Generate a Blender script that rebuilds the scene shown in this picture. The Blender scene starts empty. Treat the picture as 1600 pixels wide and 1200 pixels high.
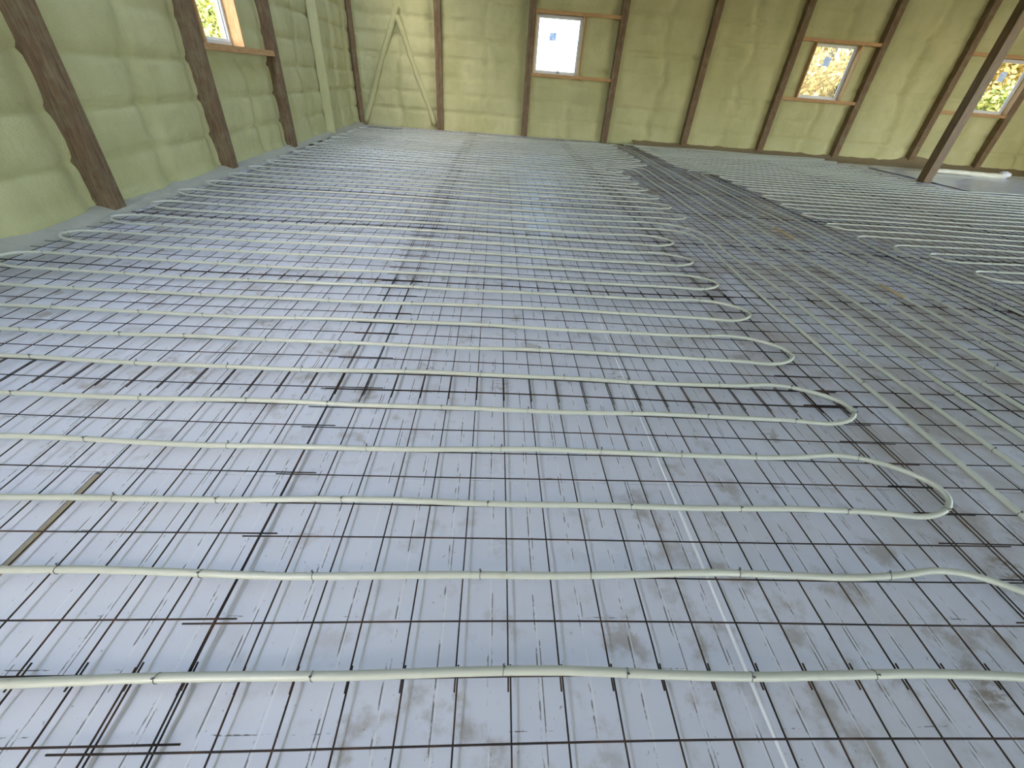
import bpy, math, random
import numpy as np
from mathutils import Matrix, Vector, noise as mnoise

random.seed(7); RNG = np.random.default_rng(7)
SC = bpy.context.scene
COL = SC.collection
CELL = 0.1524                                   # spacing of the wire grid

# ------------------------------------------------------------------ camera
CAM = Vector((-0.0929, -0.3400, 1.4174))
PITCH, YAW, ROLL, FPX = 0.6232, -0.0731, 0.0798, 657.116
def cam_axes():
    cp, sp, cy, sy = math.cos(PITCH), math.sin(PITCH), math.cos(YAW), math.sin(YAW)
    f = Vector((-sy*cp, cy*cp, -sp)); r = Vector((cy, sy, 0)); u = r.cross(f)
    c, s = math.cos(ROLL), math.sin(ROLL)
    return c*r + s*u, -s*r + c*u, f
RT, UP, FW = cam_axes()
cd = bpy.data.cameras.new('camera'); cam = bpy.data.objects.new('camera', cd); COL.objects.link(cam)
cd.sensor_fit = 'HORIZONTAL'; cd.sensor_width = 36.0; cd.lens = FPX/1600*36.0
cd.clip_start = 0.05; cd.clip_end = 400
m = Matrix.Identity(4)
for i in range(3):
    m[i][0] = RT[i]; m[i][1] = UP[i]; m[i][2] = -FW[i]; m[i][3] = CAM[i]
cam.matrix_world = m
SC.camera = cam
def in_view(p, margin=140):
    d = Vector(p) - CAM; z = d.dot(FW)
    if z < 0.05: return False
    x = 800 + FPX*d.dot(RT)/z; y = 600 - FPX*d.dot(UP)/z
    return -margin < x < 1600 + margin and -margin < y < 1200 + margin

# ------------------------------------------------------------------ sky and exposure
W = bpy.data.worlds.new('sky'); SC.world = W; W.use_nodes = True
wt = W.node_tree; wt.nodes.clear()
wo = wt.nodes.new('ShaderNodeOutputWorld'); wb = wt.nodes.new('ShaderNodeBackground')
sk = wt.nodes.new('ShaderNodeTexSky'); sk.sky_type = 'NISHITA'; sk.sun_disc = False
sk.sun_elevation = math.radians(38); sk.sun_rotation = math.radians(200)
sk.air_density = 1.0; sk.dust_density = 1.2; sk.ozone_density = 1.0
wb.inputs['Strength'].default_value = 0.30
wt.links.new(sk.outputs['Color'], wb.inputs['Color']); wt.links.new(wb.outputs['Background'], wo.inputs['Surface'])
sl = bpy.data.lights.new('sun', 'SUN'); so_ = bpy.data.objects.new('sun', sl); COL.objects.link(so_)
sl.energy = 1.8; sl.angle = math.radians(0.6); sl.color = (1.0, 0.96, 0.90)
so_.rotation_euler = (math.radians(44), 0, math.radians(60)); so_.location = (10, -20, 30)
SC.view_settings.view_transform = 'Standard'; SC.view_settings.look = 'None'
SC.view_settings.gamma = 1.0; SC.view_settings.use_curve_mapping = False
SC.view_settings.exposure = 2.22
SC.cycles.use_denoising = True
SC.cycles.max_bounces = 8; SC.cycles.diffuse_bounces = 5; SC.cycles.transparent_max_bounces = 16
SC.cycles.sample_clamp_indirect = 8.0

# ------------------------------------------------------------------ materials
def srgb(r, g, b):
    return tuple(((v/255)/12.92 if v/255 <= 0.04045 else ((v/255+0.055)/1.055)**2.4) for v in (r, g, b)) + (1.0,)
class NT:
    """small helper around a node tree"""
    def __init__(s, name):
        s.m = bpy.data.materials.new(name); s.m.use_nodes = True; s.t = s.m.node_tree; s.t.nodes.clear()
        s.out = s.n('ShaderNodeOutputMaterial'); s.b = s.n('ShaderNodeBsdfPrincipled')
        s.t.links.new(s.b.outputs[0], s.out.inputs['Surface'])
        s.pos = s.n('ShaderNodeNewGeometry').outputs['Position']
    def n(s, k): return s.t.nodes.new(k)
    def l(s, a, b): s.t.links.new(a, b)
    def put(s, sock, v):
        if hasattr(v, 'node'): s.l(v, sock)
        else: sock.default_value = v
    def map(s, scale, loc=(0, 0, 0), rot=(0, 0, 0)):
        n = s.n('ShaderNodeMapping'); s.l(s.pos, n.inputs['Vector'])
        n.inputs['Scale'].default_value = scale; n.inputs['Location'].default_value = loc; n.inputs['Rotation'].default_value = rot
        return n.outputs[0]
    def noise(s, vec, scale, detail=3, rough=0.55, dist=0.0):
        n = s.n('ShaderNodeTexNoise'); s.l(vec, n.inputs['Vector'])
        n.inputs['Scale'].default_value = scale; n.inputs['Detail'].default_value = detail
        n.inputs['Roughness'].default_value = rough; n.inputs['Distortion'].default_value = dist
        return n.outputs['Fac']
    def ramp(s, fac, a, b, lo=0.0, hi=1.0):
        n = s.n('ShaderNodeMapRange'); n.interpolation_type = 'SMOOTHSTEP'; s.put(n.inputs['Value'], fac)
        n.inputs['From Min'].default_value = a; n.inputs['From Max'].default_value = b
        n.inputs['To Min'].default_value = lo; n.inputs['To Max'].default_value = hi
        return n.outputs[0]
    def math(s, op, a, b=0.0):
        n = s.n('ShaderNodeMath'); n.operation = op; s.put(n.inputs[0], a); s.put(n.inputs[1], b); return n.outputs[0]
    def mix(s, fac, a, b, mode='MIX'):
        n = s.n('ShaderNodeMix'); n.data_type = 'RGBA'; n.blend_type = mode
        s.put(n.inputs[0], fac); s.put(n.inputs[6], a); s.put(n.inputs[7], b); return n.outputs[2]
    def bump(s, h, strength, dist):
        n = s.n('ShaderNodeBump'); n.inputs['Strength'].default_value = strength; n.inputs['Distance'].default_value = dist
        s.l(h, n.inputs['Height']); s.l(n.outputs[0], s.b.inputs['Normal'])
    def xyz(s, vec=None):
        n = s.n('ShaderNodeSeparateXYZ'); s.l(vec or s.pos, n.inputs[0]); return n.outputs
    def set(s, color=None, rough=None, spec=None, **k):
        if color is not None: s.put(s.b.inputs['Base Color'], color)
        if rough is not None: s.put(s.b.inputs['Roughness'], rough)
        if spec is not None: s.b.inputs['Specular IOR Level'].default_value = spec
        for a, v in k.items(): s.put(s.b.inputs[a.replace('_', ' ')], v)
        return s.m
MAT = {}

def make_materials():
    # white insulation board: film surface with scuffs, rust dashes along the wires and muddy footprints
    t = NT('foam_board'); x, y, z = t.xyz()
    base = t.mix(t.noise(t.map((1, 1, 1)), 1.3, 3), (0.67, 0.70, 0.81, 1), (0.76, 0.79, 0.87, 1))
    mud_n = t.noise(t.map((1, 1, 1)), 5.5, 6, 0.62)
    mud_z = t.noise(t.map((1, 1, 1), (3, 8, 0)), 0.9, 2)
    mud = t.math('MULTIPLY', t.ramp(mud_n, 0.52, 0.68), t.ramp(mud_z, 0.40, 0.60))
    # traffic: more mud to the right of the first zone, along the header pipes
    tr = t.math('MULTIPLY', t.ramp(x, 0.2, 2.8), t.ramp(t.noise(t.map((1, 1, 1), (1, 2, 3)), 2.2, 5, 0.65), 0.34, 0.66))
    wl = t.math('MULTIPLY', t.ramp(x, -2.6, -3.9), t.ramp(t.noise(t.map((1, 1, 1), (5, 2, 3)), 3.0, 5, 0.65), 0.25, 0.60))  # dust by the left wall, with some of the shade there painted in
    col = t.mix(t.math('MULTIPLY', mud, 0.58), base, (0.27, 0.22, 0.15, 1))
    col = t.mix(t.math('MULTIPLY', tr, 0.62), col, (0.38, 0.32, 0.24, 1))
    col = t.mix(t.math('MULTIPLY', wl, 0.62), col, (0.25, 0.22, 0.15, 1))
    # small prints: roundish scuffs
    vo = t.n('ShaderNodeTexVoronoi'); t.l(t.map((1, 1, 1), (0.3, 0.6, 0)), vo.inputs['Vector']); vo.inputs['Scale'].default_value = 2.6
    foot = t.math('MULTIPLY', t.ramp(vo.outputs['Distance'], 0.26, 0.10), t.ramp(t.noise(t.map((14, 26, 1)), 1.5, 4, 0.7), 0.42, 0.62))
    sel = t.n('ShaderNodeSeparateColor'); t.l(vo.outputs['Color'], sel.inputs[0])
    foot = t.math('MULTIPLY', foot, t.math('GREATER_THAN', sel.outputs[0], 0.45))
    col = t.mix(t.math('MULTIPLY', foot, 0.7), col, (0.22, 0.175, 0.115, 1))
    # broken dashes where wires dragged: along y, then along x
    def dashes(axis, off, width, thr, seed):
        a, b = (x, y) if axis == 'y' else (y, x)
        fr = t.math('FRACT', t.math('DIVIDE', t.math('ADD', a, off), CELL))
        line = t.math('LESS_THAN', t.math('ABSOLUTE', t.math('SUBTRACT', fr, 0.5)), width)
        sc = (6.5, 1.6, 1) if axis == 'y' else (1.6, 6.5, 1)
        br = t.noise(t.map(sc, (seed, seed*2, 0)), 2.4, 5, 0.75)
        return t.math('MULTIPLY', line, t.ramp(br, thr, thr+0.05))
    d1 = dashes('y', 0.135, 0.015, 0.49, 1.0); d2 = dashes('y', 0.123, 0.011, 0.52, 4.0); d3 = dashes('x', 0.04, 0.012, 0.57, 9.0)
    wh = dashes('y', 0.129, 0.010, 0.44, 13.0)
    col = t.mix(t.math('MULTIPLY', wh, 0.7), col, (0.86, 0.87, 0.90, 1))
    dd = t.math('MAXIMUM', t.math('MAXIMUM', d1, d2), d3)
    col = t.mix(t.math('MULTIPLY', dd, 0.8), col, (0.055, 0.045, 0.04, 1))
    sp = t.ramp(t.noise(t.map((34, 22, 1)), 1.6, 4, 0.7), 0.66, 0.71)
    col = t.mix(t.math('MULTIPLY', sp, 0.55), col, (0.08, 0.07, 0.06, 1))
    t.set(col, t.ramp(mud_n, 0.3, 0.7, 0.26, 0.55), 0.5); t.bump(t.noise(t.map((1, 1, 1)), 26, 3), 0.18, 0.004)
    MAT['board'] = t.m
    t = NT('clean_foam_edge'); MAT['edge'] = t.set((0.92, 0.94, 0.97, 1), 0.7, 0.3)
    t = NT('sand'); n = t.noise(t.map((1, 1, 1)), 14, 6, 0.7)
    t.set(t.mix(n, (0.19, 0.145, 0.085, 1), (0.36, 0.28, 0.18, 1)), 0.95, 0.1); t.bump(n, 0.6, 0.01); MAT['sand'] = t.m
    # yellow-green spray foam
    t = NT('spray_foam'); a = t.noise(t.map((1, 1, 0.6)), 1.1, 4, 0.6); b = t.noise(t.map((1, 1, 1)), 140, 2, 0.5)
    col = t.mix(t.ramp(a, 0.3, 0.7), (0.42, 0.415, 0.215, 1), (0.51, 0.50, 0.28, 1))
    col = t.mix(t.math('MULTIPLY', t.ramp(b, 0.45, 0.75), 0.35), col, (0.60, 0.58, 0.36, 1))
    t.set(col, 0.85, 0.25); t.bump(t.math('ADD', t.noise(t.map((1, 1, 1)), 90, 3, 0.6), t.math('MULTIPLY', t.noise(t.map((1, 1, 1)), 9, 3), 2.0)), 0.9, 0.008)
    MAT['foam'] = t.m
    t = NT('overspray'); a = t.noise(t.map((1, 1, 1)), 7, 5, 0.65)
    t.set(t.mix(a, (0.33, 0.32, 0.245, 1), (0.49, 0.48, 0.395, 1)), 0.9, 0.2); t.bump(t.noise(t.map((1, 1, 1)), 45, 4), 0.6, 0.01); MAT['over'] = t.m
    def wood(name, c1, c2, stretch, rough=0.7, dirt=0.0, scale=9):
        t = NT(name); n = t.noise(t.map(stretch), scale, 5, 0.6, 0.6); col = t.mix(t.ramp(n, 0.3, 0.7), c1, c2)
        if dirt:
            g = t.ramp(t.noise(t.map((1, 1, 1)), 4.0, 4, 0.7), 0.45, 0.7)
            col = t.mix(t.math('MULTIPLY', g, dirt), col, (0.26, 0.245, 0.15, 1))
        t.set(col, rough, 0.35); t.bump(n, 0.3, 0.003); return t.m
    MAT['post'] = wood('weathered_post', (0.105, 0.066, 0.037, 1), (0.225, 0.148, 0.085, 1), (7, 7, 0.5), 0.75, 0.35)
    MAT['beam'] = wood('planed_post', (0.10, 0.060, 0.026, 1), (0.21, 0.135, 0.066, 1), (6, 6, 0.4), 0.42)
    MAT['pine'] = wood('pine_board', (0.36, 0.20, 0.085, 1), (0.52, 0.32, 0.15, 1), (0.7, 0.7, 8), 0.6)
    MAT['jamb'] = wood('pine_jamb', (0.44, 0.255, 0.11, 1), (0.60, 0.39, 0.19, 1), (8, 8, 0.7), 0.6)
    t = NT('white_vinyl'); MAT['vinyl'] = t.set((0.72, 0.74, 0.78, 1), 0.35, 0.5)
    t = NT('grey_latch'); MAT['latch'] = t.set((0.35, 0.37, 0.42, 1), 0.4, 0.5)
    t = NT('sticker'); x, y, z = t.xyz()
    MAT['sticker'] = t.set(t.mix(t.ramp(t.noise(t.map((9, 9, 9)), 1.5, 1), 0.42, 0.58), (0.42, 0.49, 0.60, 1), (0.62, 0.68, 0.78, 1)), 0.6, 0.3)
    tl = t.n('ShaderNodeBsdfTranslucent'); tl.inputs[0].default_value = (0.26, 0.29, 0.34, 1); ad = t.n('ShaderNodeAddShader')
    t.l(t.b.outputs[0], ad.inputs[0]); t.l(tl.outputs[0], ad.inputs[1]); t.l(ad.outputs[0], t.out.inputs['Surface'])
    # window glass: clear pane with a fresnel reflection
    t = NT('window_glass'); t.t.nodes.remove(t.b)
    tr_, gl, fr, mx = t.n('ShaderNodeBsdfTransparent'), t.n('ShaderNodeBsdfGlossy'), t.n('ShaderNodeFresnel'), t.n('ShaderNodeMixShader')
    tr_.inputs[0].default_value = (0.95, 0.97, 0.96, 1); gl.inputs['Roughness'].default_value = 0.02; fr.inputs[0].default_value = 1.45
    ge = t.n('ShaderNodeNewGeometry'); t.l(t.math('MULTIPLY', fr.outputs[0], t.math('SUBTRACT', 1.0, ge.outputs['Backfacing'])), mx.inputs[0]); t.l(tr_.outputs[0], mx.inputs[1]); t.l(gl.outputs[0], mx.inputs[2]); t.l(mx.outputs[0], t.out.inputs['Surface'])
    MAT['glass'] = t.m
    t = NT('rusty_wire'); n = t.noise(t.map((1, 1, 1)), 6, 4, 0.65)
    MAT['wire'] = t.set(t.mix(t.ramp(n, 0.42, 0.68), (0.016, 0.011, 0.010, 1), (0.075, 0.036, 0.020, 1)), 0.7, 0.35)
    t = NT('ivory_pipe'); n = t.noise(t.map((1, 1, 1)), 1.5, 3)
    col = t.mix(n, (0.47, 0.48, 0.395, 1), (0.55, 0.565, 0.49, 1))
    col = t.mix(t.math('MULTIPLY', t.ramp(t.noise(t.map((1, 1, 1)), 11, 4, 0.7), 0.58, 0.75), 0.35), col, (0.36, 0.33, 0.23, 1))
    MAT['pipe'] = t.set(col, 0.30, 0.5)
    t = NT('pale_sand'); n = t.noise(t.map((1, 1, 1)), 40, 4, 0.7); MAT['pale_sand'] = t.set(t.mix(n, (0.30, 0.26, 0.185, 1), (0.48, 0.43, 0.33, 1)), 0.95, 0.1)
    t = NT('tan_pipe'); MAT['tan'] = t.set((0.48, 0.37, 0.20, 1), 0.5, 0.4)
    t = NT('tie_steel'); MAT['tie'] = t.set((0.10, 0.10, 0.105, 1), 0.45, 0.5, Metallic=0.6)
    t = NT('blue_plastic'); MAT['blue'] = t.set((0.10, 0.12, 0.34, 1), 0.4, 0.5)
    t = NT('poly_sheet'); n = t.noise(t.map((1, 1, 1)), 6, 4)
    t.set(t.mix(n, (0.52, 0.56, 0.68, 1), (0.66, 0.70, 0.80, 1)), 0.22, 0.5); t.bump(n, 0.5, 0.02); MAT['poly'] = t.m
    t = NT('cream_roll'); MAT['cream'] = t.set(t.mix(t.noise(t.map((1, 1, 1)), 5, 3), (0.60, 0.58, 0.46, 1), (0.76, 0.74, 0.62, 1)), 0.5, 0.4)
    t = NT('steel_siding'); MAT['siding'] = t.set((0.45, 0.47, 0.48, 1), 0.5, 0.4)
    t = NT('white_liner'); MAT['liner'] = t.set((0.74, 0.75, 0.75, 1), 0.6, 0.3)
    t = NT('grass'); n = t.noise(t.map((1, 1, 1)), 2.5, 5)
    MAT['grass'] = t.set(t.mix(n, (0.16, 0.15, 0.05, 1), (0.30, 0.25, 0.09, 1)), 0.95, 0.1)
    t = NT('bark'); MAT['bark'] = t.set((0.10, 0.075, 0.05, 1), 0.9, 0.1)
    for nm, c1, c2, c3 in (('leaf_yellow', (0.68, 0.52, 0.14, 1), (0.78, 0.68, 0.30, 1), (0.60, 0.40, 0.12, 1)),
                           ('leaf_green', (0.16, 0.24, 0.05, 1), (0.30, 0.36, 0.08, 1), (0.45, 0.40, 0.09, 1)),
                           ('leaf_mixed', (0.52, 0.52, 0.14, 1), (0.72, 0.66, 0.24, 1), (0.34, 0.42, 0.12, 1))):
        t = NT(nm); g = t.n('ShaderNodeNewGeometry'); ra = g.outputs['Random Per Island']
        c = t.mix(t.ramp(ra, 0.0, 0.6), c1, c2); c = t.mix(t.math('GREATER_THAN', ra, 0.72), c, c3)
        MAT[nm] = t.set(c, 0.7, 0.2)
make_materials()

# ------------------------------------------------------------------ mesh helpers
class MB:
    def __init__(s): s.v = []; s.f = []; s.mi = []; s.n = 0
    def add(s, v, f, mi=0):
        v = np.asarray(v, float); s.v.append(v)
        s.f.extend([tuple(i + s.n for i in q) for q in f]); s.mi.extend([mi]*len(f)); s.n += len(v); return s
    def box(s, lo, hi, bev=0.0, mi=0):
        (x0, y0, z0), (x1, y1, z1) = lo, hi
        if bev <= 0:
            v = [(x, y, z) for z in (z0, z1) for y in (y0, y1) for x in (x0, x1)]
            return s.add(v, [(0, 2, 3, 1), (4, 5, 7, 6), (0, 1, 5, 4), (1, 3, 7, 5), (3, 2, 6, 7), (2, 0, 4, 6)], mi)
        # chamfered box: 24 corner vertices
        v = []; idx = {}
        X = (x0, x1); Y = (y0, y1); Z = (z0, z1)
        for k in range(8):
            a, b, c = k & 1, (k >> 1) & 1, (k >> 2) & 1
            sx, sy, sz = (1-2*a)*bev, (1-2*b)*bev, (1-2*c)*bev
            for ax, q in enumerate(((X[a], Y[b]+sy, Z[c]+sz), (X[a]+sx, Y[b], Z[c]+sz), (X[a]+sx, Y[b]+sy, Z[c]))):
                idx[(k, ax)] = len(v); v.append(q)
        f = []
        for ax in range(3):
            o = [i for i in range(3) if i != ax]
            for side in (0, 1):
                ks = []
                for p, q in ((0, 0), (1, 0), (1, 1), (0, 1)):
                    k = (side << ax) | (p << o[0]) | (q << o[1]); ks.append(idx[(k, ax)])
                flip = (side == 0) ^ (ax == 1)
                f.append(tuple(reversed(ks)) if flip else tuple(ks))
        for ax in range(3):                       # 12 edge chamfers along ax
            o = [i for i in range(3) if i != ax]
            for p in (0, 1):
                for q in (0, 1):
                    k0 = (p << o[0]) | (q << o[1]); k1 = k0 | (1 << ax)
                    f.append((idx[(k0, o[0])], idx[(k1, o[0])], idx[(k1, o[1])], idx[(k0, o[1])]))
        for k in range(8): f.append((idx[(k, 0)], idx[(k, 1)], idx[(k, 2)]))
        return s.add(v, f, mi)
    def tube(s, P, r, sides=8, caps=True, mi=0, upv=(0, 0, 1)):
        P = np.asarray(P, float); n = len(P)
        T = np.gradient(P, axis=0); T /= np.linalg.norm(T, axis=1)[:, None] + 1e-12
        U = np.tile(np.array(upv, float), (n, 1)); S = np.cross(T, U); ln = np.linalg.norm(S, axis=1)
        bad = ln < 0.15; S[bad] = np.cross(T[bad], np.array([0.3, 0.9, 0.1])); S /= np.linalg.norm(S, axis=1)[:, None]
        N = np.cross(S, T); a = np.arange(sides)*2*math.pi/sides + math.pi/sides
        rr = np.broadcast_to(np.asarray(r, float), (n,))
        V = P[:, None, :] + rr[:, None, None]*(np.cos(a)[None, :, None]*S[:, None, :] + np.sin(a)[None, :, None]*N[:, None, :])
        f = []
        for i in range(n-1):
            b = i*sides
            for k in range(sides):
                k2 = (k+1) % sides
                f.append((b+k, b+k2, b+sides+k2, b+sides+k))
        if caps: f.append(tuple(range(sides-1, -1, -1))); f.append(tuple(range((n-1)*sides, n*sides)))
        return s.add(V.reshape(-1, 3), f, mi)
    def mesh(s, name, mats, smooth=False):
        me = bpy.data.meshes.new(name)
        V = np.concatenate(s.v) if s.v else np.zeros((0, 3))
        me.from_pydata(V.tolist(), [], s.f)
        for mm in (mats if isinstance(mats, (list, tuple)) else [mats]): me.materials.append(MAT[mm])
        if any(s.mi): me.polygons.foreach_set('material_index', s.mi)
        if smooth: me.polygons.foreach_set('use_smooth', [True]*len(me.polygons))
        me.update(); return me
    def obj(s, name, mats, parent=None, smooth=False, **tags):
        return link(name, s.mesh(name, mats, smooth), parent, **tags)
def link(name, data, parent=None, loc=None, rot=None, **tags):
    o = bpy.data.objects.new(name, data); COL.objects.link(o)
    if loc is not None: o.location = loc
    if rot is not None: o.rotation_euler = rot
    if parent is not None: o.parent = parent
    tag(o, **tags); return o
def tag(o, label=None, cat=None, group=None, kind=None):
    if label: o['label'] = label
    if cat: o['category'] = cat
    if group: o['group'] = group
    if kind: o['kind'] = kind
    return o
def fix_normals(o):
    import bmesh
    bm = bmesh.new(); bm.from_mesh(o.data); bmesh.ops.recalc_face_normals(bm, faces=bm.faces); bm.to_mesh(o.data); bm.free(); return o
ORD = ['first', 'second', 'third', 'fourth', 'fifth', 'sixth', 'seventh', 'eighth', 'ninth', 'tenth', 'eleventh', 'twelfth']
def sstep(a, b, x):
    t = np.clip((np.asarray(x, float)-a)/(b-a), 0, 1); return t*t*(3-2*t)

# the mesh is not flat: it rides up and down over the boards
BOARD_TOP = -0.032
def zw(x, y):
    x = np.asarray(x, float); y = np.asarray(y, float)
    z = 0.006*np.sin(1.7*x+0.6*y+0.4) + 0.005*np.sin(2.9*y-0.8*x+1.1)
    z = z - 0.016*(1-sstep(-0.15, 0.30, y)) - 0.008*sstep(1.2, 2.2, y)
    return np.maximum(z, BOARD_TOP+0.008)

# ------------------------------------------------------------------ the setting: ground plan
XR, YF, ZC = 18.0, -14.0, 4.9                       # right wall, front wall, ceiling
def XL(y): return -4.25 - 0.02*(np.asarray(y)-4)   # face of the foam on the left wall
def YB(x): return 15.82 - 0.05*np.asarray(x)       # face of the foam on the back wall
POST_OUT = 0.12

# sand base under the boards
MB().box((-4.9, YF-0.3, -0.35), (XR+0.3, 16.6, -0.075)).obj('floor', 'sand', label='sand base under white insulation boards', kind='structure')
FLOOR = bpy.data.objects['floor']
# insulation boards, 2.44 by 1.22 m, laid in rows
def boards():
    x_seams = [0.752 + 2.46*k for k in range(-3, 10)]
    y_seams = [0.93 + 1.226*k for k in range(-8, 13)]
    for iy in range(len(y_seams)-1):
        sh = 0.0 if -1 <= iy-8 <= 1 else random.uniform(-0.02, 0.02)
        for ix in range(len(x_seams)-1):
            x0, x1 = x_seams[ix]+sh, x_seams[ix+1]+sh
            y0, y1 = y_seams[iy], y_seams[iy+1]
            x0 = max(x0, float(XL((y0+y1)/2))+0.10); x1 = min(x1, XR-0.1)
            lim = float(YB((x0+x1)/2)) - (0.15 if x1 < 5.0 else 0.75)
            y1 = min(y1, lim); y0 = max(y0, YF+0.1)
            if y1-y0 < 0.15 or x1-x0 < 0.15: continue
            if not any(in_view((a, b, 0), 500) for a in np.linspace(x0, x1, 4) for b in np.linspace(y0, y1, 4)): continue
            g = 0.0010
            gx0 = 0.017 if (ix == 2 and iy == 7) else g      # one joint left open: sand shows in it
            gx1 = 0.017 if (ix == 1 and iy == 7) else g
            if abs(x_seams[ix]-0.752) < 0.01 and -3 <= iy-8 <= 1: gx0 = 0.003
            dz = random.uniform(-0.0015, 0.0015)
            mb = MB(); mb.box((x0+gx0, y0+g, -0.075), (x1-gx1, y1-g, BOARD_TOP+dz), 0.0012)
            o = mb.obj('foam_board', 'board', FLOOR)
boards()
# thicker bright joint where one board edge stands proud
def proud_edge():
    ys = np.linspace(-0.6, 2.6, 60); w = 0.0026 + 0.0016*np.sin(ys*3.1)+0.0010*np.sin(ys*11)
    v = []; f = []
    for i, (a, b) in enumerate(zip(ys, w)):
        b = b*(0.4+0.6*(a < 1.2))
        v += [(0.749-b, a, BOARD_TOP+0.0005), (0.752, a, BOARD_TOP+0.004), (0.755+b, a, BOARD_TOP+0.0005)]
        if i: k = 3*i; f += [(k-3, k-2, k+1, k), (k-2, k-1, k+2, k+1)]
    MB().add(v, f).obj('joint_edge', 'edge', FLOOR)
proud_edge()
# sand packed into the open joint
MB().box((-1.725, -0.25, -0.076), (-1.691, 0.92, BOARD_TOP-0.003), 0.003).obj('sand_fill', 'pale_sand', FLOOR)

# ------------------------------------------------------------------ walls of sprayed foam
def fbm(x, y, z=0.0, s=1.0, o=4):
    return mnoise.fractal(Vector((x*s, y*s, z*s)), 1.0, 2.0, o)
def foam_wall(name, U, origin, posts, holes, zmax, step, depth=0.26, seed=0.0, label='', amp=1.0):
    """U: (u0,u1); origin(u)->(x,y) of the face, inward normal from it; holes: (u0,u1,z0,z1)"""
    us = list(np.arange(U[0], U[1]+1e-6, step)); zs = list(np.arange(-0.08, zmax+1e-6, step))
    for a, b, c, d in holes: us += [a, b]; zs += [c, d]
    us = sorted(set(round(v, 4) for v in us)); zs = sorted(set(round(v, 4) for v in zs))
    def thin(vals, keep):
        out = []
        for v in vals:
            if out and v-out[-1] < step*0.35:
                if v in keep: out[-1] = v if out[-1] not in keep else out[-1]
                continue
            out.append(v)
        return out
    us = thin(us, set(round(k, 4) for h in holes for k in h[:2])); zs = thin(zs, set(round(k, 4) for h in holes for k in h[2:]))
    nu, nz = len(us), len(zs)
    verts = []
    pc = np.array(sorted(posts))
    for u in us:
        (ox, oy), (nx, ny) = origin(u)
        i = np.searchsorted(pc, u); l = pc[i-1] if i > 0 else pc[0]-2.6; r = pc[i] if i < len(pc) else pc[-1]+2.6
        t = (u-l)/(r-l); bay = int(round(l*10))
        dl, dr = u-l, r-u
        for z in zs:
            h = 0.028*fbm(u, z, seed, 0.9) + 0.012*fbm(u, z, seed+5, 3.5) + 0.003*fbm(u, z, seed+9, 11)
            # lifts of foam: rounded courses with a groove between them
            zz = z + 0.03*fbm(u, 0, seed+bay, 0.8) + 0.05*fbm(bay, 3, seed)
            ph = (zz/0.46) % 1.0
            h -= 0.042*math.exp(-(min(ph, 1-ph)/0.065)**2)*(0.5+0.5*math.sin(bay*1.7+int(zz/0.46)*2.3)**2)
            h += 0.010*math.sin(math.pi*ph)
            # wavering vertical valley near the middle of a bay
            c = 0.52 + 0.10*fbm(z, bay, seed+2, 0.7)
            h -= (0.05+0.03*fbm(z, bay, seed+4, 0.9))*math.exp(-((t-c)/0.045)**2)
            # foam thins out towards the post on one side and climbs its flank on the other
            h -= 0.085*math.exp(-(max(dr-0.10, 0)/0.20)**2)
            h -= 0.030*math.exp(-(max(dl-0.10, 0)/0.10)**2)
            h *= amp
            rag = 0.012*fbm(z, bay, seed+7, 9)
            if dr < 0.17+rag*2: h += 0.05*max(0, 1-dr/0.17)
            if dl < 0.15+rag*2: h += 0.06*max(0, 1-dl/0.15)
            if z < 0.12: h += 0.05*(1-max(z, 0)/0.12)
            for a, b, cz, d in holes:                      # flush against the window lining
                du = max(a-u, u-b, 0); dz_ = max(cz-z, z-d, 0); dd = math.hypot(du, dz_)
                if dd < 0.25: h = h*(dd/0.25) - 0.03*(1-dd/0.25)
            verts.append((ox+nx*h, oy+ny*h, z))
    nfront = len(verts)
    for u in us:
        (ox, oy), (nx, ny) = origin(u)
        for z in zs: verts.append((ox-nx*depth, oy-ny*depth, z))
    F = []; mi = []
    def inside(i, k):
        u = (us[i]+us[i+1])/2; z = (zs[k]+zs[k+1])/2
        return any(a < u < b and c < z < d for a, b, c, d in holes)
    for i in range(nu-1):
        for k in range(nz-1):
            if inside(i, k): continue
            a, b, c, d = i*nz+k, (i+1)*nz+k, (i+1)*nz+k+1, i*nz+k+1
            F.append((a, b, c, d)); mi.append(0); F.append((d+nfront, c+nfront, b+nfront, a+nfront)); mi.append(1)
            for (p, q, ii, kk) in ((a, b, i, k-1), (c, d, i, k+1), (d, a, i-1, k), (b, c, i+1, k)):
                out = ii < 0 or kk < 0 or ii >= nu-1 or kk >= nz-1
                if out or inside(ii, kk): F.append((q, p, p+nfront, q+nfront)); mi.append(0)
    mb = MB(); mb.add(verts, F); mb.mi = mi
    return mb.obj(name, ['foam', 'siding'], smooth=True, label=label, kind='structure')

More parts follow.
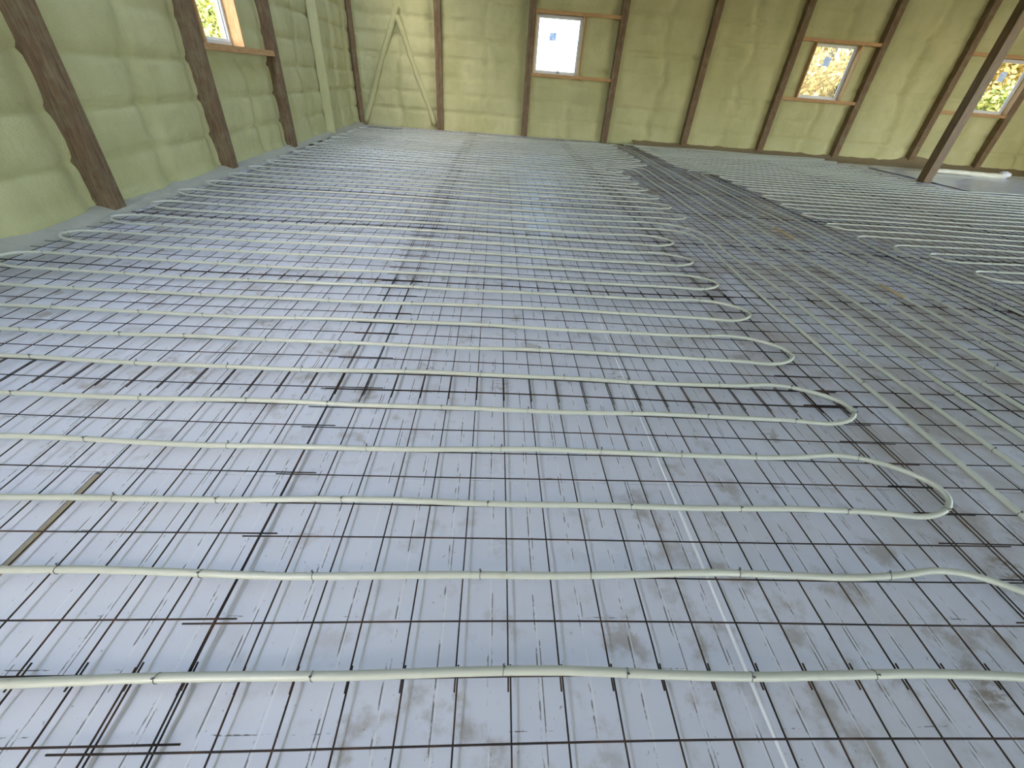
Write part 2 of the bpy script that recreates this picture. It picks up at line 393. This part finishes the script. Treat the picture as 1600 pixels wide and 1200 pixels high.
LPOSTS = [4.61, 7.20, 9.80, 12.58]                 # y of the posts along the left wall
BPOSTS = [-1.92, 0.82, 3.47, 6.10, 8.65, 11.18, 13.73, 16.02]   # x of the posts along the back wall
LN = Vector((1, 0.02)).normalized(); BN = Vector((-0.05, -1)).normalized()
WIN_L = (7.40, 8.62, 1.58, 2.85)                   # left window opening (y0,y1,z0,z1)
WIN_B = [(0.93, 2.36, 1.66, 3.05), (9.20, 10.60, 1.57, 2.92), (14.66, 16.0-0.05, 1.54, 2.90)]
DAYLIGHT_GAP_L = (-8.5, -4.5)                               # big opening added for daylight, left wall behind the viewer
foam_wall('wall_left', (1.2, 15.95), lambda u: ((float(XL(u)), u), (LN.x, LN.y)), [2.0]+LPOSTS+[15.3], [WIN_L], ZC, 0.05, seed=3.0,
          label='left wall of yellow green spray foam between brown posts')
foam_wall('wall_back', (-4.55, XR+0.1), lambda u: ((u, float(YB(u))), (BN.x, BN.y)), [-4.5]+BPOSTS+[18.6], WIN_B, ZC, 0.06, seed=11.0, amp=1.5,
          label='back wall of yellow green spray foam with three small windows')
# walls out of the picture that close the room
def plain_wall(name, lo, hi, label): MB().box(lo, hi).obj(name, 'foam', label=label, kind='structure')
mb = MB(); mb.box((XR, YF-0.25, 4.2), (XR+0.25, 15.0, ZC))
for a, b in ((YF-0.25, -13.0), (-6.0, -5.6), (2.0, 2.4), (9.4, 15.0)): mb.box((XR, a, -0.1), (XR+0.25, b, 4.2))  # wide gaps added in this unseen wall so daylight reaches the right floor
mb.obj('wall_right', 'foam', label='right wall outside the picture with openings added for daylight', kind='structure')
# front wall: two big openings added to let daylight in
mb = MB(); 
for a, b in ((-4.5, 5.0), (11.5, 12.0), (17.5, XR+0.25)): mb.box((a, YF-0.25, -0.1), (b, YF, ZC))
mb.box((-4.5, YF-0.25, 4.2), (XR+0.25, YF, ZC)); mb.obj('wall_front', 'foam', label='front wall behind the viewer with openings added for daylight', kind='structure')
mb = MB(); mb.box((-4.5, YF, -0.1), (-4.25, DAYLIGHT_GAP_L[0], ZC)); mb.box((-4.5, DAYLIGHT_GAP_L[0], 3.9), (-4.25, 1.25, ZC)); mb.box((-4.5, DAYLIGHT_GAP_L[1], -0.1), (-4.22, 1.25, 3.9))
mb.obj('wall_side', 'foam', label='left wall beside the viewer with an opening added for daylight', kind='structure')
# roof
LIGHT_STRIP = (-4.0, -2.9)                        # unseen eave opening, added for daylight from the upper left
mb = MB(); a, b = LIGHT_STRIP
mb.box((-4.9, YF-0.4, ZC), (a, 16.6, ZC+0.2)); mb.box((b, YF-0.4, ZC), (XR+0.4, 16.6, ZC+0.2))
mb.box((a, YF-0.4, ZC), (b, -8.0, ZC+0.2)); mb.box((a, 14.0, ZC), (b, 16.6, ZC+0.2))
mb.obj('ceiling', 'liner', label='white lined roof with an added eave opening above left wall', kind='structure')

# sprayed ledge along the foot of the left wall
def ledge():
    ys = np.arange(2.0, 15.6, 0.06); v = []; f = []
    for i, y in enumerate(ys):
        w = 0.20 + 0.05*fbm(y, 0, 1, 1.3) + 0.03*fbm(y, 4, 1, 6) - 0.05*float(sstep(6, 13, y)); xl = float(XL(y))
        prof = [(-0.08, 0.06), (0.02, 0.045), (w*0.5, 0.02+0.012*fbm(y, 1, 2, 3)), (w*0.85, 0.004+0.01*fbm(y, 2, 2, 4)), (w, BOARD_TOP-0.002)]
        for a, b in prof: v.append((xl+a, y, b))
        if i:
            for k in range(4): p = 5*i+k; f.append((p-5, p, p+1, p-4))
    MB().add(v, f).obj('trim_1', 'over', smooth=True, label='pale overspray ledge along the foot of left wall', kind='structure')
    # sandy bank along the back wall, right part
    xs_ = np.arange(4.4, 17.9, 0.1); v = []; f = []
    for i, x in enumerate(xs_):
        yb = float(YB(x)); w = 0.75 + 0.10*fbm(x, 0, 3, 0.9) + 0.05*fbm(x, 1, 3, 4)
        hump = 0.16*math.exp(-((x-14.0)/0.55)**2)
        for a, b in ((-0.02, 0.10+hump), (0.15, 0.03+hump*0.7), (w*0.6, -0.02+hump*0.15), (w, -0.06)):
            v.append((x, yb-a, b+0.012*fbm(x, a, 5, 5)))
        if i:
            for k in range(3): p = 4*i+k; f.append((p-4, p-3, p+1, p))
    MB().add(v, f).obj('trim_2', 'sand', smooth=True, label='tan sandy strip along the foot of back wall', kind='structure')
ledge()

# ------------------------------------------------------------------ posts
def wall_post(cx, cy, ang, w, d, label, mat='post', z1=ZC, group=None, plies=2):
    """a built-up post: plies side by side plus a strip of foam left on its edge"""
    root = link('wall_post', None, loc=(cx, cy, 0), rot=(0, 0, ang), label=label, cat='post', group=group)
    pw = w/plies
    for k in range(plies):
        a = -w/2+k*pw; nseg = 12; dd = d - 0.006*k
        mb = MB(); mb.box((a+0.002, -dd, -0.07), (a+pw-0.002, 0.10, z1), 0.004)
        mb.obj('ply', mat, root)
    return root
ang_b = math.atan2(-0.05, 1)
names_b = ['brown timber post on back wall, first from the corner', 'brown timber post left of the white bright window',
           'brown timber post right of the white bright window', 'brown timber post midway between bright window and leafy window',
           'brown timber post left of the middle leafy window', 'brown timber post right of the middle leafy window',
           'brown timber post behind the freestanding post', 'brown timber post right of the rightmost leafy window']
for x, nm in zip(BPOSTS, names_b):
    wall_post(x, float(YB(x)), ang_b, 0.20, POST_OUT, nm, group='posts along the back wall')
ang_l = math.pi/2 + math.atan(0.02)
names_l = ['wide brown timber post nearest the viewer on left wall', 'brown timber post left of the left wall window',
           'brown timber post right of the left wall window']
for y, nm in zip(LPOSTS[:3], names_l):
    wall_post(float(XL(y)), y, ang_l, 0.19, POST_OUT, nm, group='posts along the left wall')
# fourth post of the left wall: coated with foam
def coated_post(cx, cy, ang, w, d, label):
    zs = np.arange(-0.05, ZC, 0.08); v = []; f = []; n = 9
    for i, z in enumerate(zs):
        for k in range(n):
            a = -1+2*k/(n-1); x = a*w*(0.5+0.5*abs(a)**3) + 0.006*fbm(z, k, 2, 3)
            y = -d*(1-abs(a)**4) + 0.05*abs(a)**6 + 0.006*fbm(z, k, 7, 4)
            v.append((x, y, z))
        if i:
            for k in range(n-1): p = n*i+k; f.append((p-n, p-n+1, p+1, p))
    o = MB().add(v, f).obj('foam_coated_post', 'foam', smooth=True, label=label, cat='post'); o.location = (cx, cy, 0); o.rotation_euler = (0, 0, ang)
coated_post(float(XL(12.58)), 12.58, ang_l, 0.15, 0.13, 'post coated in green foam on left wall near corner')
# corner post: narrow brown face
wall_post(-4.44, 15.66, math.radians(48), 0.16, 0.10, 'narrow dark corner post between left and back wall', plies=1)
# diagonal braces under foam, forming an upturned V beside the corner
def brace(p, q, label):
    P = [np.array(p)+(np.array(q)-np.array(p))*t + np.array([0.012*math.sin(9*t), 0, 0]) for t in np.linspace(0, 1, 24)]
    mb = MB(); mb.tube(P, np.linspace(0.085, 0.085, 24)+0.006*np.sin(np.arange(24)*1.3), 10, upv=(0, 1, 0))
    mb.obj('foam_covered_brace', 'foam', smooth=True, label=label, cat='brace')
yb0 = float(YB(-3.1))
brace((-4.40, yb0+0.03, 0.0), (-3.10, yb0-0.02, 2.95), 'foam covered diagonal brace rising from the corner')
brace((-2.12, yb0-0.02, 0.08), (-3.12, yb0-0.02, 2.75), 'foam covered diagonal brace leaning to the first back wall post')

# ------------------------------------------------------------------ windows
def window(name, base, ang, w, z0, z1, wall_depth, board, label, sticker=None, latch=None):
    """local frame: x along the wall, -y into the room, z up; base = left end of the opening on the foam face"""
    root = link(name, None, loc=(base[0], base[1], 0), rot=(0, 0, ang), label=label, kind='structure')
    T = 0.04; out = 0.22; fr = -POST_OUT+0.02
    for a in (0, w-T):
        MB().box((a, fr+0.01, z0), (a+T, out, z1), 0.003).obj('jamb_board', 'jamb', root)
    MB().box((board[0], fr, z0-0.085), (board[1], out, z0), 0.004).obj('sill_board', 'pine', root)
    MB().box((board[0], fr, z1), (board[1], out, z1+0.085), 0.004).obj('header_board', 'pine', root)
    F = 0.055; d0, d1 = 0.10, 0.17
    fb = MB()
    a0, a1, b0, b1 = T, w-T, z0, z1
    fb.box((a0, d0, b0), (a1, d1, b0+F), 0.004); fb.box((a0, d0, b1-F), (a1, d1, b1), 0.004)
    fb.box((a0, d0, b0+F), (a0+F, d1, b1-F), 0.004); fb.box((a1-F, d0, b0+F), (a1, d1, b1-F), 0.004)
    frame = fb.obj('window_frame', 'vinyl', root)
    i = 0.028; sb = MB(); a0 += F; a1 -= F; b0 += F; b1 -= F          # inner sash with its own step
    sb.box((a0, d0+0.025, b0), (a1, d1-0.01, b0+i), 0.003); sb.box((a0, d0+0.025, b1-i), (a1, d1-0.01, b1), 0.003)
    sb.box((a0, d0+0.025, b0+i), (a0+i, d1-0.01, b1-i), 0.003); sb.box((a1-i, d0+0.025, b0+i), (a1, d1-0.01, b1-i), 0.003)
    sb.obj('sash', 'vinyl', root)
    MB().box((a0+i-0.005, d0+0.04, b0+i-0.005), (a1-i+0.005, d0+0.046, b1-i+0.005)).obj('pane', 'glass', root)
    if sticker:
        sx, sz, sw, sh = sticker
        MB().box((sx-sw/2, d0+0.037, sz-sh/2), (sx+sw/2, d0+0.039, sz+sh/2)).obj('sticker', 'sticker', root)
    if latch:
        mb = MB(); lx, lz, lh = latch
        mb.box((lx-0.05, d0-0.02, z0+F*0.3), (lx+0.05, d0+0.01, z0+F+0.02), 0.004)
        mb.box((lx-0.016, d0-0.03, z0+F), (lx+0.016, d0-0.005, z0+F+lh), 0.005)
        mb.obj('latch', 'latch', root)
    return root
def wb_base(u): return (u, float(YB(u)))
for k, (a, b, c, d) in enumerate(WIN_B):
    lb = ['bright white window with a pine frame in back wall', 'middle back wall window looking out on yellow leaves',
          'rightmost back wall window, half behind the freestanding post'][k]
    l = [0.82, 8.65, 13.73][k]; r = [3.47, 11.18, 16.02][k]
    st = [(0.55, 2.56, 0.20, 0.19), (0.62, 2.50, 0.20, 0.21), (0.62, 2.48, 0.20, 0.24)][k]
    window('window_%d' % (k+2), wb_base(a), ang_b, b-a, c, d, 0.26, (l-a-0.02, r-a), lb, st, (0.80, 0, 0.10) if k == 0 else None)
y0 = WIN_L[0]
window('window_1', (float(XL(y0)), y0), ang_l, WIN_L[1]-y0, WIN_L[2], WIN_L[3], 0.26, (-0.2, 9.80-y0), 'left wall window with white vinyl frame looking out on trees', None, (0.35, 0, 0.22))

# ------------------------------------------------------------------ freestanding post
root = link('freestanding_post', None, loc=(10.95, 11.23, 0), label='tall freestanding brown timber post standing on the meshed floor', cat='post')
for k in range(3):
    MB().box((0.0, 0.075*k+0.001, -0.03), (0.22-0.003*(k == 1), 0.075*(k+1)-0.001, ZC), 0.004).obj('ply', 'beam', root)

# ------------------------------------------------------------------ welded wire sheets
R_WIRE = 0.0027
def wire_path(axis, fixed, a, b, off, zoff, step):
    n = max(2, int(round((b-a)/step))+1); s = np.linspace(a, b, n)
    wob = 0.0025*np.sin(s*2.1+fixed*5+off[0]*90)
    if axis == 'y': X = fixed+off[0]+wob; Y = s+off[1]
    else: Y = fixed+off[1]+wob*1.6; X = s+off[0]
    X = np.broadcast_to(X, s.shape); Y = np.broadcast_to(Y, s.shape)
    ca, sa = math.cos(off[2]), math.sin(off[2]); cx, cy = off[3], off[4]
    X2 = cx + ca*(X-cx) - sa*(Y-cy); Y2 = cy + sa*(X-cx) + ca*(Y-cy)
    return np.stack([X2, Y2, zw(X2, Y2)+zoff], axis=1)
COLS = [(-26, -6), (-6, 13), (12, 31), (31, 50), (50, 69), (69, 88)]
ROWS = [(-9, 1), (1, 11)] + [(10*k, 10*k+10) for k in range(1, 10)]
COLN = [' beside the left wall', ', second column from the left wall', ' under the header pipes', ', fourth column from the left wall',
        ', fifth column from the left wall', ' in the farthest right column']
def sheets():
    for r, (n0, n1) in enumerate(ROWS):
        for c, (j0, j1) in enumerate(COLS):
            if c == 5 and n0 >= 60: continue
            if r == 0 and c == 1: j0 = -7
            if c == 0 and r >= 2: j1 = -5                      # these sheets lap one cell over their neighbours
            if r == 10: n1_ = 99 if c < 3 else 97
            else: n1_ = n1
            pts = [(j*CELL, n*CELL, 0) for j in np.linspace(j0, j1, 8) for n in np.linspace(n0, n1_, 6)]
            if not any(in_view(p, 60) for p in pts): continue
            off = (random.uniform(-0.008, 0.008), random.uniform(-0.006, 0.006), random.uniform(-0.0018, 0.0018), (j0+j1)/2*CELL, (n0+n1_)/2*CELL)
            if r == 1 and c == 1: off = (0.0, 0.0, 0.0, 0.0, 0.0)
            if r == 0: off = (random.uniform(0.004, 0.010), 0.0, 0.001, off[3], off[4])
            if c == 0: off = (off[0]+0.013, off[1]+0.012) + off[2:]
            if c == 2: off = (0.016+off[0]*0.4, off[1]+0.010) + off[2:]
            zoff = 0.005*((r+c) % 2)
            near = r <= 3 and c <= 2
            step = CELL if r < 4 else CELL*2
            sides = 6 if r < 2 else (5 if r < 4 else 4)
            lab = 'rusty wire mesh sheet%s, %s row from the viewer' % (COLN[c], ORD[r])
            grp = 'welded wire mesh sheets on the floor'
            ya, yb_ = (n0-0.22)*CELL, (n1_+0.22)*CELL
            if r >= 2: ya -= 0.15*CELL; yb_ += 0.2*CELL
            xa, xb = (j0-0.5)*CELL, (j1+0.5)*CELL
            rw = R_WIRE if r < 5 else R_WIRE*1.1
            def longs(): 
                for j in range(j0, j1+1): yield wire_path('y', j*CELL, ya, yb_, off, zoff-0.0022, step)
            def crosses():
                for n in range(n0, n1_+1):
                    e = random.uniform(-0.02, 0.02)
                    yield wire_path('x', n*CELL, xa+e, xb+e, off, zoff+0.0022, step)
            if near:
                root = link('wire_mesh_sheet', None, loc=(0, 0, 0), label=lab, cat='wire mesh', group=grp)
                for P in longs(): MB().tube(P, rw, sides).obj('wire', 'wire', root, smooth=True)
                for P in crosses(): MB().tube(P, rw, sides).obj('wire', 'wire', root, smooth=True)
            else:
                mb = MB()
                for P in longs(): mb.tube(P, rw, sides, caps=False)
                for P in crosses(): mb.tube(P, rw, sides, caps=False)
                mb.obj('wire_mesh_sheet', 'wire', label=lab, cat='wire mesh', group=grp)
sheets()

# ------------------------------------------------------------------ heating pipes
R_PIPE = 0.0127
def catmull(C, dens):
    C = np.asarray(C, float); P = np.vstack([2*C[0]-C[1], C, 2*C[-1]-C[-2]]); out = []
    for i in range(len(C)-1):
        p0, p1, p2, p3 = P[i:i+4]; L = np.linalg.norm((p2-p1)[:2]); n = max(2, int(math.ceil(L/dens)))
        if L > 1.8: n = max(2, int(L/1.0))
        for k in range(n):
            t = k/n
            out.append(0.5*((2*p1)+(-p0+p2)*t+(2*p0-5*p1+4*p2-p3)*t*t+(-p0+3*p1-3*p2+p3)*t**3))
    out.append(C[-1]); return np.array(out)
def turn(a, b, jx, side):
    """control points of a U-turn from row a to row b; side +1 = right end, -1 = left end"""
    lo = min(a, b); k = side
    pts = [(5.2, 0.0), (3.6, -0.02), (2.6, -0.06), (1.4, -0.16), (0.55, 0.06), (0.08, 0.52), (0.12, 1.05), (0.65, 1.62), (1.5, 2.08), (2.5, 2.22), (3.6, 2.08), (5.2, 2.0)]
    if side < 0: pts = [(4.4, 0.0), (3.0, 0.0), (1.6, 0.02), (0.6, 0.30), (0.05, 0.85), (0.05, 1.25), (0.5, 1.75), (1.5, 2.05), (3.0, 2.0), (4.4, 2.0)]
    out = [(jx-k*d, lo+e, 0.010*max(0, 1-d/1.5)) for d, e in pts]
    return out if a < b else out[::-1]
def row(n, a, b, stepj=2.0):
    """interior control points of a straight run, with the small wander of a hand-laid pipe"""
    m_ = max(1, int(abs(b-a)/stepj)); out = []
    for k in range(1, m_):
        j = a+(b-a)*k/m_
        out.append((j, n+0.055*math.sin(j*0.37+n*1.9)+0.03*math.sin(j*0.9+n), 0))
    return out
def serp(rows_, jl, jr, first_dir, start, end):
    """rows_ in laying order; first_dir +1 = first row runs to the right"""
    C = list(start); d = first_dir
    for i, n in enumerate(rows_):
        a = jl+5 if d > 0 else jr-6; b = jr-6 if d > 0 else jl+5
        C += row(n, a, b)
        if i < len(rows_)-1:
            C += turn(n, rows_[i+1], jr if d > 0 else jl, d)
        d = -d
    return C + list(end)
def lay(C):
    P = catmull(C, 0.28); X = P[:, 0]*CELL; Y = P[:, 1]*CELL
    return np.stack([X, Y, zw(X, Y)+P[:, 2]+R_WIRE*2+R_PIPE+0.0025], axis=1)
def hdr(js, ns): return [(j, n, 0) for j, n in zip(js, ns)]
def long_header(j_pts, up=True):
    """control points along y for a header run given as (n, j) knots, densified with a little wander"""
    ns = np.array([p[0] for p in j_pts], float); js = np.array([p[1] for p in j_pts], float)
    nn = np.arange(ns[0], ns[-1]+0.1, 3.0); jj = np.interp(nn, ns, js)+0.06*np.sin(nn*0.45+js[0])
    out = [(j, n, 0) for j, n in zip(jj, nn)]
    return out if up else out[::-1]
SOUTH = -14
PIPES = []
# first zone
A = long_header([(SOUTH, 14.9), (12, 14.95), (20, 15.15), (29, 15.6)])+[(15.75, 30.6, 0), (15.4, 32.0, 0), (14.4, 32.9, 0), (12.8, 33.2, 0), (11, 33.1, 0)]
z1 = serp(list(range(33, -2, -2)), -26.2, 13.15, -1, A, [(9, -1, 0), (12, -1.1, 0), (13.2, -2.0, 0), (13.5, -4, 0), (13.5, SOUTH, 0)])
PIPES.append((z1, 'ivory heating pipe looping across the near floor, closest to viewer'))
B = long_header([(SOUTH, 16.9), (12, 16.75), (22, 16.75), (29, 16.7)])+[(16.8, 31, 0), (16.4, 33.0, 0), (15.2, 34.4, 0), (13.4, 35.1, 0), (11.5, 35.2, 0)]
z2 = serp(list(range(35, 66, 2)), -26.6, 17.1, -1, B, [(14, 65, 0), (17.2, 65.2, 0), (18.8, 64.9, 0), (19.5, 63.4, 0)]+long_header([(SOUTH, 18.7), (12, 18.65), (26, 18.85), (39, 19.2), (60, 19.45)], False))
PIPES.append((z2, 'ivory heating pipe looping across the middle floor beyond the nearest loops'))
D = long_header([(SOUTH, 20.7), (12, 20.55), (28, 20.8), (39, 21.0), (64, 21.35)])+[(21.2, 65.8, 0), (20.2, 66.9, 0), (18.5, 67.1, 0), (16, 67, 0)]
z3 = serp(list(range(67, 96, 2)), -26.9, 22.9, -1, D, [(17, 95, 0), (22, 95.1, 0), (23.6, 94.6, 0), (24.2, 93, 0)]+long_header([(SOUTH, 22.75), (12, 22.7), (28, 22.7), (70, 23.8), (86, 24.15)], False))
PIPES.append((z3, 'ivory heating pipe looping before the back wall, left of the headers'))
Fh = long_header([(SOUTH, 24.3), (14, 24.4), (28, 24.7), (74, 24.9), (92, 25.2)])+[(25.5, 95.5, 0), (26.6, 96.9, 0), (28.5, 97.1, 0), (31, 97, 0)]
z4 = serp(list(range(97, 66, -2)), 27.3, 68.6, 1, Fh, [(34, 67, 0), (30.5, 67.1, 0), (28.6, 66.9, 0), (27.6, 65.4, 0)]+long_header([(SOUTH, 26.2), (15, 26.5), (29, 27.0), (63, 27.55)], False))
PIPES.append((z4, 'ivory heating pipe looping before the back wall, right of the headers'))
Hh = long_header([(SOUTH, 29.0), (18, 29.0), (29, 28.95), (62, 29.0)])+[(29.2, 64.0, 0), (30.2, 65.2, 0), (32, 65.2, 0), (34, 65, 0)]
z5 = serp(list(range(65, 34, -2)), 31.0, 97.0, 1, Hh, [(36, 35, 0), (33.5, 35.25, 0), (32.2, 35.1, 0), (31.3, 34.2, 0), (31.05, 32.6, 0)]+long_header([(SOUTH, 30.8), (20, 30.9), (30, 31.0)], False))
PIPES.append((z5, 'ivory heating pipe looping across the right floor in front of freestanding post'))
Jh = long_header([(SOUTH, 32.9), (21, 32.9), (29, 32.85)])+[(32.75, 30.6, 0), (32.9, 32.0, 0), (33.9, 32.9, 0), (35.5, 33.0, 0), (38, 33, 0)]
z6 = serp(list(range(33, 14, -2)), 34.4, 70.0, 1, Jh, [(62, 15, 0)])
PIPES.append((z6, 'ivory heating pipe looping at the right edge of the picture'))
# tie meshes, shared: ring round pipe and wire with a twisted tail
def tie_mesh(name, mat, r, tail, ring=0.0009):
    mb = MB(); a = np.linspace(0, 2*math.pi, 11)
    mb.tube(np.stack([0.002*np.sin(a*2), (r+0.001)*np.cos(a), (r+0.0015)*np.sin(a)-0.001], 1), ring*1.35, 4, caps=False, upv=(1, 0, 0))
    s = np.linspace(0, 1, 5)
    mb.tube(np.stack([0.004*np.sin(s*7), 0.4*r+tail*0.35*s, r*0.9+tail*(s-0.45*s**2)], 1), ring*1.7, 4, upv=(0, 1, 0))
    mb.tube(np.stack([0.003*np.cos(s*9), 0.4*r+tail*0.1*s, r*0.9+tail*0.6*s], 1), ring*1.5, 4, upv=(1, 0, 0))
    return mb.mesh(name, mat)
TIE = tie_mesh('tie_wire', 'tie', R_PIPE, 0.016); BLUE = tie_mesh('cable_tie', 'blue', R_PIPE, 0.03, 0.0014)
def ties(root, P, blue_from_j=None, maxn=290):
    d = np.r_[0, np.cumsum(np.linalg.norm(np.diff(P, axis=0), axis=1))]; s = 0.2; k = 0
    while s < d[-1] and k < maxn:
        p = np.array([np.interp(s, d, P[:, i]) for i in range(3)]); q = np.array([np.interp(s+0.02, d, P[:, i]) for i in range(3)])
        t = q-p; along_y = abs(t[1]) > abs(t[0])*1.5
        gap = random.uniform(0.36, 0.62)
        if p[1] < 5.2 and in_view(p, 10):
            ang = math.atan2(t[1], t[0]) + random.uniform(-0.25, 0.25)
            blue = along_y and p[0] > 3.3
            if along_y: gap = random.uniform(0.7, 1.3)
            link('cable_tie' if blue else 'tie_wire', BLUE if blue else TIE, root, loc=p, rot=(0, 0, ang+(math.pi if random.random() < 0.3 else 0))); k += 1
        s += gap
for C, lab in PIPES:
    P = lay(C); mb = MB(); mb.tube(P, R_PIPE, 10)
    o = mb.obj('heating_pipe', 'pipe', smooth=True, label=lab, cat='pipe', group='floor heating pipes')
    ties(o, P)
    if 'right of the headers' in lab:                      # two tan stretches on that header
        for na, nb in ((20.6, 23.6), (32.0, 36.2)):
            sel = [q for q in P if na*CELL < q[1] < nb*CELL and q[0] < 25.5*CELL]
            if len(sel) > 1:
                MB().tube(np.array(sel), R_PIPE+0.0012, 10).obj('tan_stretch', 'tan', o, smooth=True, label='tan stained stretch of pipe')

# ------------------------------------------------------------------ things on the floor at the back right
def poly_sheet():
    v = []; f = []; nx, ny = 60, 34
    for i in range(nx):
        for k in range(ny):
            s, t = i/(nx-1), k/(ny-1)
            x = 11.25+s*6.4 + 0.08*fbm(s*4, t*4, 1); y = 10.15-0.35*s+t*(3.5-0.2*s) + 0.10*fbm(s*5, 3, t*2)
            v.append((x, y, BOARD_TOP+0.012+0.018*abs(fbm(x, y, 0, 2.2))))
            if i and k: p = i*ny+k; f.append((p-ny-1, p-1, p, p-ny))
    o = MB().add(v, f).obj('plastic_sheet', 'poly', smooth=True, label='pale plastic sheet spread on floor right of freestanding post', cat='sheet')
    so = o.modifiers.new('thick', 'SOLIDIFY'); so.thickness = 0.004; so.offset = 1
poly_sheet()
s = np.linspace(0, 1, 30); P = np.stack([12.7+2.45*s, 13.28-0.10*s+0.02*np.sin(s*7), 0.05+0*s+0.012*np.sin(s*5)], 1)
MB().tube(P, 0.055+0.02*s+0.004*np.sin(s*30), 12).obj('plastic_roll', 'cream', smooth=True, label='long cream roll of plastic lying below the back wall', cat='roll')
def bundle():
    mb = MB(); nu, nv = 14, 8; v = []; f = []
    for i in range(nv):
        for k in range(nu):
            th = math.pi*i/(nv-1); ph = 2*math.pi*k/nu
            d = Vector((math.sin(th)*math.cos(ph), math.sin(th)*math.sin(ph), math.cos(th)))
            r = 1+0.28*mnoise.noise(d*2.3)
            v.append((15.25+0.17*r*d.x, 13.25+0.13*r*d.y, 0.075+0.10*r*d.z))
            if i: p = i*nu+k; q = i*nu+(k+1) % nu; f.append((p-nu, p, q, q-nu))
    mb.add(v, f).obj('plastic_bundle', 'vinyl', smooth=True, label='small crumpled white bundle at the end of cream roll', cat='bundle')
bundle()

# ------------------------------------------------------------------ outdoors: ground and trees
mb = MB(); nx = 24; v = []; f = []
for i in range(nx):
    for k in range(nx):
        x = -60+140*i/(nx-1); y = -50+140*k/(nx-1); v.append((x, y, -0.45+0.1*fbm(x, y, 0, 0.2)))
        if i and k: p = i*nx+k; f.append((p-nx-1, p-1, p, p-nx))
mb.add(v, f).obj('ground', 'grass', label='autumn grass outside the building', kind='structure')
def tree(x, y, h, rx, mat, label, seed, z_low=0.12, n=12000, leaf=0.125):
    rg = np.random.default_rng(seed)
    root = link('tree', None, loc=(x, y, -0.45), label=label, cat='tree', group='trees outside the windows')
    tb = MB(); s = np.linspace(0, 1, 9)
    tb.tube(np.stack([0.15*np.sin(s*3+seed), 0.12*np.sin(s*4), s*h*0.75], 1), 0.16*(1-0.75*s)*(h/6), 7)
    for k in range(6):
        a = rg.uniform(0, 6.28); z0 = h*rg.uniform(0.2, 0.55); L = rx*rg.uniform(0.5, 0.9)
        tb.tube(np.stack([L*s*math.cos(a), L*s*math.sin(a), z0+L*0.8*s], 1), 0.05*(1-0.7*s)*(h/6), 5)
    tb.obj('trunk', 'bark', root, smooth=True)
    # clumps of leaves
    ncl = 34; cl = []
    while len(cl) < ncl:
        q = rg.uniform(-1, 1, 3)
        if q@q < 1: cl.append(q)
    cl = np.array(cl); v = np.zeros((n*4, 3))
    ci = rg.integers(0, ncl, n); cen = cl[ci]*np.array([rx, rx, h*(1-z_low)/2]) + np.array([0, 0, h*(z_low+(1-z_low)/2)]) + rg.normal(0, 0.26*rx/1.6, (n, 3))
    a = rg.normal(size=(n, 3)); a /= np.linalg.norm(a, axis=1)[:, None]; b = np.cross(a, rg.normal(size=(n, 3))); b /= np.linalg.norm(b, axis=1)[:, None]
    sz = leaf*rg.uniform(0.6, 1.3, n)[:, None]
    v[0::4] = cen-a*sz; v[1::4] = cen-b*sz*0.55; v[2::4] = cen+a*sz; v[3::4] = cen+b*sz*0.55
    mb = MB(); mb.add(v, [(4*i, 4*i+1, 4*i+2, 4*i+3) for i in range(n)])
    mb.obj('foliage', mat, root, kind='stuff')
TREES = [(13.2, 23.5, 7.0, 2.3, 'leaf_yellow', 'yellow autumn tree outside, left in the middle back window'),
         (16.8, 26.0, 8.0, 2.6, 'leaf_yellow', 'tall yellow tree outside, filling the middle back window'),
         (16.0, 22.0, 3.0, 1.0, 'leaf_green', 'low green bush outside the middle back window'),
         (20.5, 25.0, 7.5, 2.5, 'leaf_yellow', 'golden tree outside between the two leafy back windows'),
         (24.3, 24.0, 7.5, 2.5, 'leaf_yellow', 'golden tree outside the rightmost back window'),
         (27.5, 26.5, 8.0, 2.7, 'leaf_yellow', 'yellow tree outside, right in the rightmost back window'),
         (22.6, 21.5, 2.9, 1.5, 'leaf_mixed', 'low yellow green bush outside the rightmost back window'),
         (-10.6, 18.0, 3.4, 1.7, 'leaf_mixed', 'yellow green tree outside the left wall window'),
         (-13.5, 20.5, 3.7, 2.0, 'leaf_mixed', 'pale green tree outside, left in the left wall window'),
         (-9.6, 22.5, 3.9, 2.0, 'leaf_yellow', 'yellow bush outside, right in the left wall window')]
for i, (x, y, h, r, mt, lb) in enumerate(TREES): tree(x, y, h, r, mt, lb, 20+i)
